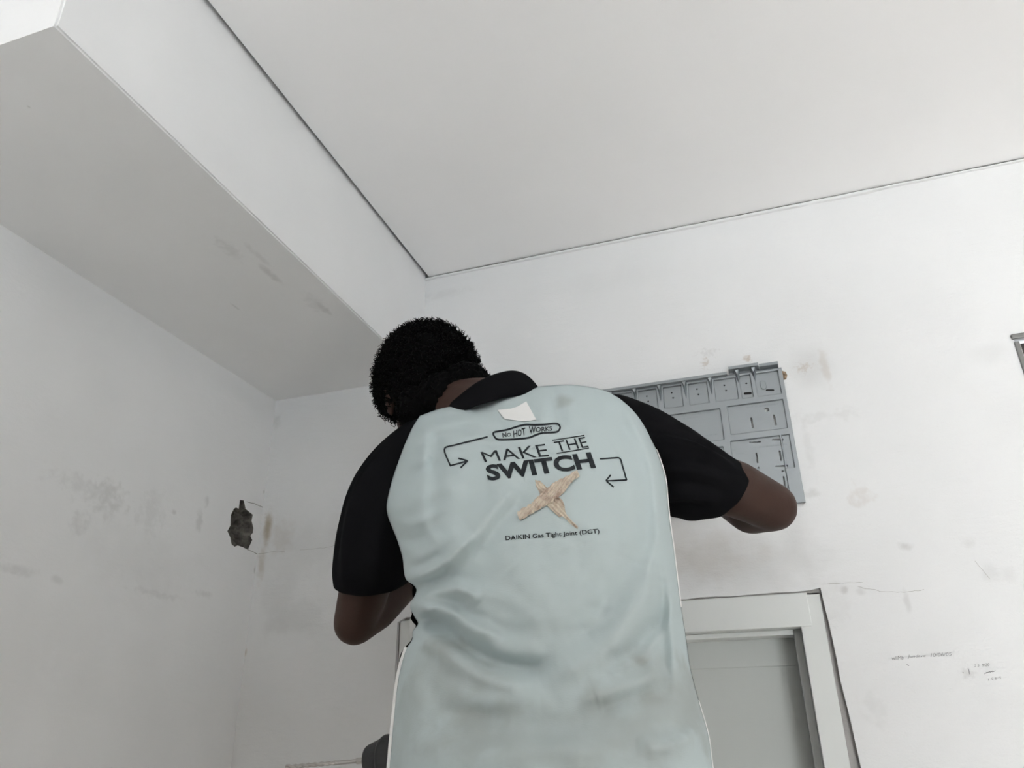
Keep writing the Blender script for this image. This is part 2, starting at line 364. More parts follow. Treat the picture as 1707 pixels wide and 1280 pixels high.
# ------------------------------------------------------------------ marks on the walls
M_pencil = mat('pencil_grey', (.20, .205, .21), .8)
M_crack = mat('hairline_crack', (.36, .35, .33), .9)
def text_mesh(body, offset=0, size=1, shear=0, space=1):
    cu = bpy.data.curves.new('t', 'FONT'); cu.body = body; cu.size = size; cu.offset = offset; cu.shear = shear; cu.space_character = space
    cu.resolution_u = 4
    o = bpy.data.objects.new('t', cu); COL.objects.link(o)
    dg = bpy.context.evaluated_depsgraph_get(); dg.update()
    me = bpy.data.meshes.new_from_object(o.evaluated_get(dg))
    bpy.data.objects.remove(o); bpy.data.curves.remove(cu)
    return me
def on_back(px, py, off=.0006):
    p = at(px, py, YB); p.y = YB-off; return p
def ribbon2d(pts, w, closed=False, n=None):
    """flat stroke polygonised into small quads (2-D points)"""
    P = np.array(pts, float)
    if closed: P = np.vstack([P, P[:1]])
    d = np.r_[0, np.cumsum(np.linalg.norm(np.diff(P, axis=0), axis=1))]
    k = n or max(2, int(d[-1]/2.5)); P = resample(P, k)
    T = np.gradient(P, axis=0); T /= np.linalg.norm(T, axis=1)[:, None]+1e-9
    Nn = np.stack([-T[:, 1], T[:, 0]], 1)
    return P+Nn*w/2, P-Nn*w/2
def wall_strokes(name, strokes, m, parent, place):
    bm = bmesh.new()
    for pts, w in strokes:
        a, b = ribbon2d(pts, w)
        va = [bm.verts.new(place(*p)) for p in a]; vb = [bm.verts.new(place(*p)) for p in b]
        for i in range(len(va)-1): bm.faces.new((va[i], va[i+1], vb[i+1], vb[i]))
    return obj(name, bm, m, parent)
def quadmap(q):
    TL, TR, BR, BL = [np.array(p, float) for p in q]
    return lambda u, v: (TL*(1-u)+TR*u)*v + (BL*(1-u)+BR*u)*(1-v)
def wall_text(body, q, shear=.2, off=-.008):
    me = text_mesh(body, off, 1, shear); xy = np.array([v.co[:2] for v in me.vertices]); lo, hi = xy.min(0), xy.max(0); f = quadmap(q)
    for v in me.vertices:
        p = f((v.co.x-lo[0])/(hi[0]-lo[0]), (v.co.y-lo[1])/(hi[1]-lo[1])); v.co = on_back(p[0], p[1])
    return link('pencil_writing', me, M_pencil, wb)
def z2(x, y): return (1460+x/6.911, 1060+y/6.911)
wall_text('wllMb', [z2(180,232), z2(318,228), z2(322,268), z2(188,280)])
wall_text('Jundave', [z2(362,218), z2(570,212), z2(575,250), z2(366,262)])
wall_text('10/06/05', [z2(628,200), z2(868,188), z2(876,228), z2(632,242)])
wall_text('2 5  9/20', [z2(1128,330), z2(1305,312), z2(1310,345), z2(1132,358)])
wall_text('1.5 8/5', [z2(1288,490), z2(1440,465), z2(1445,492), z2(1292,515)])
wall_strokes('pencil_scribble', [([z2(1250,438), z2(1290,410), z2(1275,432), z2(1320,402), z2(1305,425), z2(1345,400), z2(1330,418), z2(1378,402)], .9),
    ([z2(355,330), z2(375,345), z2(392,335), z2(370,342)], 1.2), ([z2(1062,375), z2(1075,410), z2(1080,440)], 1.3), ([z2(1000,415), z2(1012,428)], 1.1)], M_pencil, wb, on_back)
def jit(pts, a=1.0):
    P = resample(pts, 24); return [(x, y+a*noise.noise(Vector((x*.11, y*.07, 1)))) for x, y in P]
wall_strokes('hairline_crack', [(jit([(1368,974),(1400,972),(1438,971)]), .6), (jit([(1430,978),(1470,986),(1510,987),(1540,983)], 2), .6),
    (jit([(430,923),(450,920.5),(475,919)], 1.5), .55), (jit([(500,917),(540,913),(562,909)], 1.5), .4), (jit([(1625,935),(1650,965)]), .6)], M_crack, wb, on_back)
def on_left(px, py):
    p = atx(px, py, XL); p.x = XL+.0006; return p
wall_strokes('hairline_crack', [(jit([(411,836),(425,840),(439,846)]), .8), (jit([(412,916),(422,920),(431,924)]), .9)], mat('crack_dark', (.2,.19,.17), .9), wl, on_left)
# the drilled-out plug hole beside the bracket
bm = bmesh.new(); rings = []
pc = at(1303, 627, YB)
for sc, dy in ((1.0, -.0008), (.75, -.003), (.45, -.002), (.35, .0)):
    rings.append([Vector((pc.x+(.011+.003*noise.noise(Vector((math.cos(a)*1.7, math.sin(a)*1.7, 5))))*sc*math.cos(a), YB+dy-.0003, pc.z+(.0135+.004*noise.noise(Vector((math.cos(a)*1.7, math.sin(a)*1.7, 9))))*sc*math.sin(a))) for a in np.linspace(0, 2*math.pi, 20, endpoint=False)])
ring_loft(bm, rings, False, True)
ph = obj('plug_hole_crater', bm, mat('plug_hole_brown', (.30, .22, .15), .9, bump=(300, .8, .003), var=(180, .5)), wb)
bm = bmesh.new(); tube(bm, [(pc.x-.001, YB-.004, pc.z), (pc.x-.001, YB-.0008, pc.z)], [.0032, .0032], 12); obj('plug_hole', bm, mat('plug_dark', (.02,.015,.01), .9), wb)

# ------------------------------------------------------------------ mounting bracket
M_zinc = mat('zinc_steel', (.30, .325, .34), .40, .7, bump=(500, .03, .0005), var=(9, .04))
M_emb = mat('zinc_steel_embossed', (.27, .30, .31), .4, .55)
BR_Y = YB-.010
def bl(px, py, d=.010):
    p = at(px, py, YB-d); return (p.x, p.z)
bx1, bz1 = bl(1303, 622); bx0 = -.66
bz0 = bl(1334, 838)[1]
bk = empty('mounting_bracket', (bx1, BR_Y, bz0)); tag(bk, 'grey zinc air conditioner mounting bracket fixed to the wall behind the worker', 'bracket')
T_br = Matrix.Translation((-bx1, 0, -bz0))
def zz(x, y): return bl(1100+x/6.565, 600+y/6.565)        # from the close look at the bracket's right end
def zc(x, y): return bl(1180+x/6.4, 700+y/6.4)
def slot(p, q, r):
    p, q = np.array(p), np.array(q); t = (q-p)/np.linalg.norm(q-p); n = np.array((-t[1], t[0])); a0 = math.atan2(n[1], n[0])
    out = [q+r*np.array((math.cos(a0-math.pi*k/6), math.sin(a0-math.pi*k/6))) for k in range(7)]
    out += [p+r*np.array((math.cos(a0+math.pi-math.pi*k/6), math.sin(a0+math.pi-math.pi*k/6))) for k in range(7)]
    return [tuple(v) for v in out]
def disc(c, r): return [(c[0]+r*math.cos(a), c[1]+r*math.sin(a)) for a in np.linspace(0, 2*math.pi, 14, endpoint=False)]
def blift(polys, extrude, bevel, y):
    me = outline2d(polys, extrude, bevel, 2); me.transform(Matrix.Translation((0, y-BR_Y, 0)) @ T_br @ A_xz); return me
cells = []; pitch = bl(1205, 640)[0]-bl(1162, 646)[0]
holes = [slot(zz(1170,325), zz(1240,325), .0022), slot(zz(930,362), zz(990,358), .0028), disc(zz(1168,540), .0052),
         slot(zz(1000,635), zz(1015,730), .0022), slot(zz(1247,605), zz(1267,700), .0022), slot(zz(985,900), zz(1095,892), .0018), slot(zz(1235,870), zz(1345,866), .0018),
         slot(zz(1055,1020), zz(1070,1115), .0018), slot(zz(1310,995), zz(1325,1090), .0018), slot(zc(728,492), zc(845,482), .0018), disc(zc(797,542), .0021),
         slot(zc(808,605), zc(822,700), .0018), disc(zc(540,505), .002), disc(zz(945,250), .0022)]
cellx = [(zz(580,250)[0], zz(845,250)[0])]
gx = [zz(565,350)[0]]
for k in range(1, 10):
    x1 = gx[-1]-.004; x0 = x1-pitch+.009
    cellx.append((x0, x1-.002)); gx.append(gx[-1]-pitch)
ctop = zz(700,230)[1]; cbot = zz(700,455)[1]
for x0, x1 in cellx:
    holes += [disc(((x0+x1)/2-.002, ctop-.009), .002), disc(((x0+x1)/2, ctop-.022), .0021)]
# mirrored holes at the hidden left end
lx = lambda x: bx0+(bx1-x)
holes += [slot((lx(h0[0]), h0[1]), (lx(h1[0]), h1[1]), .0022) for h0, h1 in ((zz(1000,635), zz(1015,730)), (zz(1247,605), zz(1267,700)), (zc(808,605), zc(822,700)))]
plate_top = zz(1000,140)[1]
plate = link('plate', blift([[(bx0, bz0), (bx1, bz0), (bx1, plate_top), (bx0, plate_top)]]+holes, .0006, 0, YB-.007), M_zinc, bk)
# raised pressed ribs: one sheet with rounded recess windows, standing proud of the plate
recess = []
zr = zz(0, 410)[1]
RT = plate_top-.0022
def rr4(p, q, r=.004): return rrect(min(p[0],q[0]), min(p[1],q[1]), max(p[0],q[0]), max(p[1],q[1]), r)
rib_top = zz(1150,395)[1]
for x0, x1 in cellx: recess.append(rrect(x0, cbot, x1, min(ctop+.006, RT), .003))
recess.append(rrect(zz(890,400)[0], zz(950,425)[1], zz(1015,300)[0], min(ctop+.012, RT), .003))
recess.append(rrect(zz(1062,400)[0], zz(1150,400)[1], bx1-.0055, min(ctop+.014, RT), .003))
pnl_top = zz(720,505)[1]; pnl_bot = zz(1000,800)[1]
recess.append(rrect(zz(738,600)[0], pnl_bot, bx1-.0055, pnl_top, .003))
midR = zz(690,700)[0]
midbot = zz(500,905)[1]
recess.append(rrect(midR-.26, midbot, midR, zz(500,545)[1], .004))
recess.append(rrect(bx0+.006, midbot, midR-.27, zz(500,545)[1], .004))
lowtop = zz(1000,855)[1]
recess.append(rrect(zz(760,900)[0], bz0+.004, zc(850,600)[0], lowtop, .004))
recess.append(rrect(zc(860,600)[0]-.002, zc(860,520)[1], bx1-.0055, lowtop, .002))
recess.append(rrect(midR-.26, bz0+.004, zz(760,900)[0]-.012, midbot-.012, .004))
recess.append(rrect(bx0+.006, bz0+.004, midR-.27, midbot-.012, .004))
ribs = link('pressed_ribs', blift([[(bx0+.001, bz0+.001), (bx1-.0005, bz0+.001), (bx1-.0005, plate_top), (bx0+.001, plate_top)]]+recess, .0008, .002, YB-.0098), M_zinc, bk)
for me_ in (ribs.data,):
    for p in me_.polygons: p.use_smooth = False
strip0 = None
loc = lambda x, y, z: Vector((x-bx1, y-BR_Y, z-bz0))
# top flange: folded channel standing forward from the wall
def flange(x0, x1, zt, d, name='top_flange'):
    bm = bmesh.new()
    prof = [(YB-.003, zt), (YB-.010, zt), (YB-d, zt), (YB-d, zt+.005), (YB-d-.0015, zt+.005), (YB-d-.0015, zt-.0015), (YB-.010, zt-.0015), (YB-.003, zt-.0015)]
    ring_loft(bm, [[loc(x, y, z) for y, z in prof] for x in (x0, x1)]); return obj(name, bm, M_zinc, bk)
zt = zz(600,215)[1]+.004
flange(bx0, zz(740,180)[0], zt, .022)
fr_ = flange(zz(755,120)[0], zz(1080,80)[0], zt+.009, .026)
flange(zz(1085,80)[0], zz(1300,100)[0], zt+.006, .024)
# upper lip strip against the wall
def strip(x0, x1, z0, z1, y0, y1, n='upper_lip'):
    bm = bmesh.new(); t = bmesh.ops.create_cube(bm, size=1)
    a, b = loc(x0, y0, z0), loc(x1, y1, z1)
    for v in t['verts']: v.co = Vector((a.x+(v.co.x+.5)*(b.x-a.x), a.y+(v.co.y+.5)*(b.y-a.y), a.z+(v.co.z+.5)*(b.z-a.z)))
    bmesh.ops.bevel(bm, geom=bm.edges[:], offset=.001, segments=2, affect='EDGES')
    return obj(n, bm, M_zinc, bk)
strip(bx0, zz(58,270)[0]-.0004, plate_top-.002, zt+.009, YB-.0075, YB-.0005)
strip(zz(58,270)[0]+.0004, zz(720,150)[0], plate_top-.002, zt+.009, YB-.0075, YB-.0005)
strip(zz(755,110)[0], zz(1070,80)[0], plate_top-.002, zt+.017, YB-.0078, YB-.0005)
strip(zz(1070,80)[0], zz(1290,100)[0], plate_top-.002, zt+.014, YB-.0075, YB-.0005)
bmk = bmesh.new(); a_ = loc(bx0+.002, YB-.0055, cbot-.002); b2 = loc(bx1-.004, YB-.0045, plate_top-.004); box(bmk, a_.x, b2.x, a_.y, b2.y, a_.z, b2.z); obj('hole_shade_sheet', bmk, mat('hole_shade_black', (.02,.02,.02), .9), bk)  # black sheet stands in for the shade inside the upper holes
# gussets: pressed triangular ribs from the flange down onto the plate
bm = bmesh.new()
def gus(x, ztop, zbot, d, w=.006):
    b_ = bmesh.new()
    A = [loc(x-w*.65, YB-d, ztop), loc(x+w*.65, YB-d, ztop), loc(x+w*1.0, YB-.009, ztop-.004), loc(x, YB-.009, zbot), loc(x-w*1.0, YB-.009, ztop-.004), loc(x, YB-d*.9, ztop-.010)]
    v = [b_.verts.new(p) for p in A]
    for f in ((0,1,5),(1,2,5),(2,3,5),(3,4,5),(4,0,5),(0,4,3,2,1)): b_.faces.new([v[i] for i in f])
    return obj('gusset', b_, M_zinc, bk)
for x in gx: gus(x, zt-.002, cbot+.002, .021)
gus(zz(860,250)[0], zt+.006, zz(860,290)[1], .024); gus(zz(1040,230)[0], zt+.006, zz(1040,268)[1], .024); 
# right edge rail
strip(bx1-.003, bx1, bz0, plate_top, YB-.012, YB-.001, 'edge_rail')
strip(zc(868,530)[0], zc(895,530)[0]+.001, bz0+.004, zc(868,530)[1], YB-.013, YB-.008, 'edge_rail')
# oval emboss
link('oval_boss', blift([slot(zz(1125,250), zz(1135,290), .0052)], .0006, .0008, YB-.0085), M_emb, bk)
# embossed lettering, too shallow to read: short raised dashes
bm = bmesh.new()
def dashes(p, q, n, h):
    p, q = np.array(p), np.array(q)
    for i in range(n):
        c0 = p+(q-p)*(i+.15)/n; c1 = p+(q-p)*(i+.7)/n
        if noise.noise(Vector((c0[0]*900, c0[1]*400, 0))) < -.35: continue
        t = bmesh.ops.create_cube(bm, size=1); a = loc(c0[0], YB-.0081, c0[1]-h/2); b = loc(c1[0], YB-.0074, c1[1]+h/2)
        for v in t['verts']: v.co = Vector((a.x+(v.co.x+.5)*(b.x-a.x), a.y+(v.co.y+.5)*(b.y-a.y), a.z+(v.co.z+.5)*(b.z-a.z)))
for a, b, n, h in ((zz(945,515), zz(1295,475), 22, .0028), (zz(1020,955), zz(1390,915), 24, .0034), (zz(240,605), zz(450,580), 12, .0026), (zz(250,640), zz(440,615), 12, .0026), (zz(500,825), zz(630,805), 9, .003), (zz(770,980), zz(830,975), 4, .005), (zz(830,1025), zz(930,1018), 9, .002)): dashes(a, b, n, h)
obj('embossed_marks', bm, M_emb, bk)['kind'] = 'stuff'

# ------------------------------------------------------------------ the worker
M_skin = mat('brown_skin', (.044, .0215, .0155), .55, bump=(220, .12, .002), var=(28, .10), spec=.3)
M_mint = mat('mint_knit', (.475, .55, .56), .85, spec=.2)
M_blk = mat('black_knit', (.006, .006, .007), .9, bump=(900, .2, .0006), spec=.06)
M_pipe = mat('white_piping', (.86, .86, .85), .8)
M_hair = mat('black_hair', (.003, .003, .003), .8, spec=.06)
M_trs = mat('dark_trousers', (.03, .033, .045), .85, bump=(500, .2, .001))
M_shoe = mat('black_shoe', (.02, .02, .02), .5)
# mint cloth: weave relief + grey dirt
def cloth_nodes(m, dirt):
    nt = m.node_tree; b = nt.nodes['Principled BSDF']; N = nt.nodes.new; Lk = nt.links.new
    g = N('ShaderNodeNewGeometry'); P = g.outputs['Position']
    base = b.inputs['Base Color'].default_value[:]; rgb = N('ShaderNodeRGB'); rgb.outputs[0].default_value = base; cur = rgb.outputs[0]
    n = N('ShaderNodeTexNoise'); n.inputs['Scale'].default_value = 22; n.inputs['Detail'].default_value = 6; Lk(P, n.inputs['Vector'])
    s = N('ShaderNodeVectorMath'); s.operation = 'SUBTRACT'; s.inputs[1].default_value = (.5,.5,.5); Lk(n.outputs['Color'], s.inputs[0])
    for c, rad, col, st in dirt:
        a = N('ShaderNodeVectorMath'); a.operation = 'SUBTRACT'; a.inputs[1].default_value = c; Lk(P, a.inputs[0])
        d = N('ShaderNodeVectorMath'); d.operation = 'DIVIDE'; d.inputs[1].default_value = rad; Lk(a.outputs[0], d.inputs[0])
        e = N('ShaderNodeVectorMath'); e.operation = 'MULTIPLY_ADD'; e.inputs[1].default_value = (1.6,)*3; Lk(s.outputs[0], e.inputs[0]); Lk(d.outputs[0], e.inputs[2])
        l = N('ShaderNodeVectorMath'); l.operation = 'LENGTH'; Lk(e.outputs[0], l.inputs[0])
        q = N('ShaderNodeMapRange'); q.interpolation_type = 'SMOOTHSTEP'; q.inputs['From Min'].default_value = .1; q.inputs['From Max'].default_value = 1
        q.inputs['To Min'].default_value = st; q.inputs['To Max'].default_value = 0; Lk(l.outputs['Value'], q.inputs['Value'])
        mx = N('ShaderNodeMix'); mx.data_type = 'RGBA'; Lk(q.outputs['Result'], mx.inputs['Factor']); Lk(cur, mx.inputs[6]); mx.inputs[7].default_value = (*col, 1); cur = mx.outputs[2]
    Lk(cur, b.inputs['Base Color'])
    mp = N('ShaderNodeMapping'); mp.inputs['Rotation'].default_value = (0, math.radians(38), 0); mp.inputs['Scale'].default_value = (260, 60, 900); Lk(P, mp.inputs['Vector'])
    w = N('ShaderNodeTexNoise'); w.inputs['Scale'].default_value = 1; w.inputs['Detail'].default_value = 2; Lk(mp.outputs[0], w.inputs['Vector'])
    k = N('ShaderNodeBump'); k.inputs['Strength'].default_value = .18; k.inputs['Distance'].default_value = .0008; Lk(w.outputs['Fac'], k.inputs['Height']); Lk(k.outputs[0], b.inputs['Normal'])
DG = (.30, .31, .29)
def db(px, py, rx, rz, st, Y=.9, col=DG): return (tuple(at(px, py, Y)), (rx, .4, rz), col, st)
cloth_nodes(M_mint, [db(740,1130,.10,.06,.35), db(800,1190,.08,.02,.5), db(1090,1190,.09,.07,.35), db(1000,1170,.03,.03,.4), db(1070,1100,.05,.03,.4), db(720,1075,.05,.025,.4), db(920,1230,.2,.05,.3),
    db(925,650,.02,.03,.5,1.0), db(1150,1160,.05,.06,.35), db(780,1230,.1,.03,.3), db(1085,1165,.03,.015,.4), db(1065,1098,.012,.008,.6), db(650,1200,.05,.09,.25)])

# --- back panel of the shirt
left_b = [(628,1480),(640,1380),(648,1290),(656,1200),(664,1130),(676,1085),(687,1066),(688,1052),(697,1040),(692,1030),(686,1018),(684,1008),(694,986),(690,976),(677,966),(673,950),(671,930),(662,900),(654,880),(646,858),(645,838),(652,806),(662,775),(675,740),(688,712),(700,693)]
right_b = [(1215,1480),(1205,1380),(1190,1290),(1181,1225),(1164,1165),(1150,1110),(1143,1060),(1135,1010),(1130,970),(1124,920),(1117,870),(1113,830),(1110,800),(1102,770),(1088,735),(1070,702),(1054,682),(1036,666)]
top_b = [(700,693),(730,682),(765,672),(800,661),(840,650),(880,646),(910,643),(950,641),(990,646),(1015,654),(1036,666)]
NU, NV = 190, 230
Lb = resample(catmull(left_b, 8), NV); Rb = resample(catmull(right_b, 8), NV); Tb = resample(catmull(top_b, 8), NU)
Bb = np.stack([np.linspace(left_b[0][0], right_b[0][0], NU), np.full(NU, 1480.)], 1)
u = np.linspace(0, 1, NU)[None, :, None]; v = np.linspace(0, 1, NV)[:, None, None]
G = (1-u)*Lb[:, None, :] + u*Rb[:, None, :] + (1-v)*Bb[None] + v*Tb[None] - ((1-u)*(1-v)*Bb[0]+u*(1-v)*Bb[-1]+(1-u)*v*Tb[0]+u*v*Tb[-1])
PX, PY = G[..., 0], G[..., 1]
def Yax(py): return np.interp(py, [640, 700, 850, 1050, 1280, 1480], [1.115, 1.10, 1.065, 1.02, .965, .955])
def bbk(py): return np.interp(py, [640, 720, 800, 900, 1050, 1150, 1280, 1480], [.105, .115, .128, .125, .108, .108, .118, .125])
topy = np.interp(PX, Tb[:, 0], Tb[:, 1])
roll = np.clip((PY-topy)/115, 0, 1); roll = np.sqrt(1-(1-roll)**2)
tt = np.abs(2*np.linspace(0, 1, NU)-1)[None, :]
prof = (1-tt**2.4)**.5
# folds: (points, height toward the viewer [m], half width [px])
folds = [
 ([(690,1052),(725,1072),(762,1100),(800,1124),(850,1138),(900,1132)], .010, 13),
 ([(705,1042),(745,1058),(785,1085),(830,1108),(880,1115),(930,1105)], -.012, 13),
 ([(688,1018),(715,1012),(745,1018),(790,1045),(840,1062)], .008, 10),
 ([(700,1030),(730,1032),(770,1055)], -.007, 8),
 ([(690,995),(725,985),(765,983),(795,995)], .008, 10), ([(760,975),(785,990),(800,1004)], .006, 8), ([(700,1000),(740,1001),(780,1010)], -.006, 8),
 ([(682,968),(715,955),(750,930),(790,890)], .007, 11), ([(688,980),(722,970),(760,945)], -.006, 8),
 ([(672,930),(705,925),(745,900),(775,870)], .006, 10), ([(660,900),(690,905),(720,890)], -.005, 10),
 ([(845,825),(800,880),(765,925),(745,950)], .005, 12), ([(862,838),(822,890),(790,935)], -.004, 12),
 ([(650,850),(690,835),(735,815),(780,810)], .004, 10), ([(655,815),(695,790),(740,775)], -.004, 10),
 ([(700,720),(760,702),(820,700),(870,708)], .004, 8), ([(690,745),(740,724),(800,716)], -.004, 9), ([(720,700),(780,684),(840,680)], -.003, 8), ([(760,686),(830,668),(890,664)], .003, 7),
 ([(705,730),(708,790),(702,850),(708,900)], .0045, 9), ([(722,740),(724,800),(720,860)], -.003, 10),
 ([(1085,940),(1060,1000),(1020,1060),(965,1105),(900,1132)], .008, 18), ([(1062,930),(1035,990),(1000,1040),(950,1080)], -.005, 20),
 ([(1105,960),(1098,1030),(1070,1090),(1030,1130)], -.006, 15),
 ([(1118,930),(1118,1000),(1122,1080),(1124,1150)], .006, 9), ([(1108,1000),(1108,1090),(1112,1170)], -.004, 9), ([(1135,1080),(1150,1150),(1165,1200)], .004, 9),
 ([(1050,690),(1085,760),(1095,830),(1095,900)], .004, 9), ([(1030,700),(1065,770),(1078,850),(1075,930)], -.004, 11), ([(1015,730),(1045,800),(1052,880),(1040,950)], .003, 12),
 ([(920,648),(925,680),(935,720)], -.004, 9), ([(905,650),(905,690),(900,730)], .003, 9),
 ([(700,1250),(800,1255),(920,1248),(1030,1252)], .006, 18), ([(690,1210),(790,1225),(900,1215),(1040,1195)], -.004, 22),
 ([(740,1185),(800,1192),(850,1200)], -.0028, 10), ([(990,1160),(1060,1135),(1110,1110)], .006, 14), ([(1000,1180),(1060,1165),(1120,1150)], -.003, 12),
 ([(680,1120),(700,1180),(690,1260)], .004, 14), ([(1170,1220),(1120,1240),(1060,1245)], .005, 12), ([(760,1150),(840,1165),(900,1160)], .004, 14),
 ([(695,1050),(735,1068),(775,1096),(812,1118)], .003, 5), ([(698,1024),(710,1018),(720,1024)], .005, 6), ([(700,1034),(716,1030)], -.004, 5),
 ([(655,868),(690,872),(725,856),(760,840)], .003, 6), ([(664,915),(700,912),(738,888)], .003, 6), ([(676,945),(708,940),(742,918)], -.003, 6), ([(690,960),(730,945),(772,908),(800,880)], .003, 5),
 ([(800,985),(850,1000),(905,1040)], .002, 10), ([(770,1020),(830,1045),(890,1058)], -.003, 9), ([(1125,1010),(1100,1060),(1060,1100),(1010,1122)], .003, 7), ([(1090,1040),(1050,1082),(1005,1106)], -.003, 8),
 ([(1100,880),(1085,950),(1088,1020)], .003, 7), ([(705,760),(690,800),(680,840)], .003, 7), ([(740,730),(800,724),(850,735)], .002, 6), ([(690,770),(740,748),(790,742)], .0025, 7),
 ([(850,940),(905,1000),(920,1060)], .003, 22), ([(960,905),(990,980),(985,1040)], -.003, 20),
]
FH = np.zeros_like(PX)
for pts, amp, sg in folds:
    Q = resample(catmull(pts, 6), 40); best = np.full(PX.shape, 1e9); tb_ = np.zeros(PX.shape)
    for i in range(len(Q)-1):
        a, b_ = Q[i], Q[i+1]; ab = b_-a; t = np.clip(((PX-a[0])*ab[0]+(PY-a[1])*ab[1])/(ab@ab), 0, 1)
        d2 = (PX-a[0]-t*ab[0])**2+(PY-a[1]-t*ab[1])**2; m_ = d2 < best
        best = np.where(m_, d2, best); tb_ = np.where(m_, (i+t)/(len(Q)-1), tb_)
    FH += 2.2*amp*np.exp(-best/(2*sg*sg))*np.clip(np.minimum(tb_+.15, 1.0-tb_)*5, 0, 1)
nzf = np.array([[noise.noise(Vector((PX[i, j]*.018, PY[i, j]*.012, 4)))*.003+noise.noise(Vector((PX[i, j]*.05, PY[i, j]*.035, 9)))*.0012 for j in range(NU)] for i in range(NV)])
edgef = np.clip((1-tt)*9, 0, 1)
Yb = Yax(PY)-bbk(PY)*prof*roll-(FH+nzf)*edgef*np.clip(roll*1.4, 0, 1)
back_co = [[at(PX[i, j], PY[i, j], Yb[i, j]) for j in range(NU)] for i in range(NV)]
person_loc = Vector((-.26, .97, .94))
bmB = bmesh.new()
gv = [[bmB.verts.new(p) for p in row] for row in back_co]
for i in range(NV-1):
    for j in range(NU-1): bmB.faces.new((gv[i][j], gv[i][j+1], gv[i+1][j+1], gv[i+1][j]))
bmesh.ops.recalc_face_normals(bmB, faces=bmB.faces[:])
bvh = BVHTree.FromBMesh(bmB)

# --- body: one fused surface
Rr = lambda px: px*.00078
def on_path(pts): return [(at(a, b, y), r) for a, b, y, r in pts]
bm = bmesh.new()
pelvis = at(925, 1330, .985); 
hipz = pelvis.z
# trunk inside the shirt
trunk = [(at(925,1330,.99), .155, .10), (at(918,1200,1.0), .15, .088), (at(905,1060,1.035), .14, .082), (at(890,920,1.06), .15, .092), (at(882,800,1.08), .155, .095), (at(878,735,1.10), .135, .078), (at(862,690,1.12), .085, .06), (at(845,668,1.13), .06, .055)]
rings = [[c_+Vector((w*math.cos(a), d*math.sin(a), 0)) for a in np.linspace(0, 2*math.pi, 24, endpoint=False)] for c_, w, d in trunk]
ring_loft(bm, rings)
HC = at(714, 655, 1.215)           # head centre
fw = Vector((-.50, .78, -.36)).normalized()
up = Vector((-.36, .20, .90)); up = (up-fw*up.dot(fw)).normalized()
lf_ = up.cross(fw).normalized()     # the head's left
def HP(l, f, u_): return HC+lf_*l+fw*f+up*u_
chain(bm, [(at(850,690,1.12), .062), (HP(-.01,-.045,-.085), .056), (HP(0,-.02,-.05), .055)])
ax3 = (lf_, fw, up)
ball(bm, HP(0,-.012,.018), (.075,.094,.088), ax3, 28)          # skull
ball(bm, HP(0,.030,-.035), (.064,.066,.085), ax3, 24)          # face
ball(bm, HP(0,.055,-.092), (.040,.040,.030), ax3, 18)          # chin
chain(bm, [(HP(0,.100,.0), .009), (HP(0,.116,-.034), .013)]); ball(bm, HP(.012,.104,-.038), .009); ball(bm, HP(-.012,.104,-.038), .009)
ball(bm, HP(0,.092,-.064), (.024,.010,.006), ax3); ball(bm, HP(0,.091,-.075), (.021,.010,.007), ax3)
ball(bm, HP(0,.084,.022), (.055,.014,.010), ax3)               # brow
for s in (1, -1):                                              # ears
    ball(bm, HP(s*.079,-.008,-.012), (.010,.021,.032), ax3); ball(bm, HP(s*.086,-.020,-.006), (.007,.012,.026), ax3); ball(bm, HP(s*.08,.0,-.040), (.007,.010,.012), ax3)
armR = on_path([(1050,760,1.13,.040),(1090,768,1.14,.044),(1150,788,1.155,.046),(1225,815,1.18,.044),(1288,845,1.222,.0375)])
foreR = on_path([(1288,845,1.222,.0375),(1252,848,1.27,.0405),(1215,828,1.34,.036),(1175,805,1.42,.027)])
armL = on_path([(725,800,1.13,.040),(680,820,1.145,.044),(643,880,1.155,.046),(612,965,1.175,.045),(592,1038,1.212,.0375)])
foreL = on_path([(592,1038,1.212,.0375),(625,1012,1.245,.041),(680,958,1.30,.037),(750,895,1.40,.027)])
for a in (armR, foreR, armL, foreL): chain(bm, a)
# hands: palm, four unequal fingers with knuckles, and a thumb, flat against the bracket
def hand(wr, palm_dir, side, nrm):
    d = palm_dir.normalized(); s = side-d*side.dot(d); s.normalize(); n = d.cross(s)
    if n.dot(nrm) < 0: n = -n
    ball(bm, wr+d*.045, (.042,.045,.016), (s, d, n), 18); ball(bm, wr+d*.012, (.028,.03,.018), (s, d, n), 14)
    chain(bm, [(wr, .026), (wr+d*.03, .02)])
    for k, (off, L) in enumerate(((-.031,.066), (-.0105,.077), (.0105,.072), (.031,.056))):
        b0 = wr+d*.078+s*off; dd = (d+s*off*4).normalized()
        p1 = b0+dd*L*.42+n*.004; p2 = p1+(dd+n*.25).normalized()*L*.32; p3 = p2+(dd+n*.5).normalized()*L*.26
        chain(bm, [(b0-d*.02, .0095), (b0, .0095), (p1, .0088), (p2, .008), (p3, .007)], 3, 10)
    b0 = wr+d*.02-s*.03; p1 = b0-s*.028+d*.022+n*.006; p2 = p1-s*.010+d*.030+n*.004
    chain(bm, [(wr+d*.015-s*.012, .014), (b0, .013), (p1, .0105), (p2, .0085)], 3, 10)
wR, wL = foreR[-1][0], foreL[-1][0]
tR = Vector((wR.x-.10, YB-.035, wR.z+.03)); tL = Vector((wL.x+.05, YB-.035, wL.z+.05))
hand(wR, Vector((-.62, .60, .5)), Vector((.3, -.2, -.9)), Vector((.2, .9, 0)))
hand(wL, Vector((.30, .62, .75)), Vector((-.9, .2, .2)), Vector((-.1, .9, -.2)))
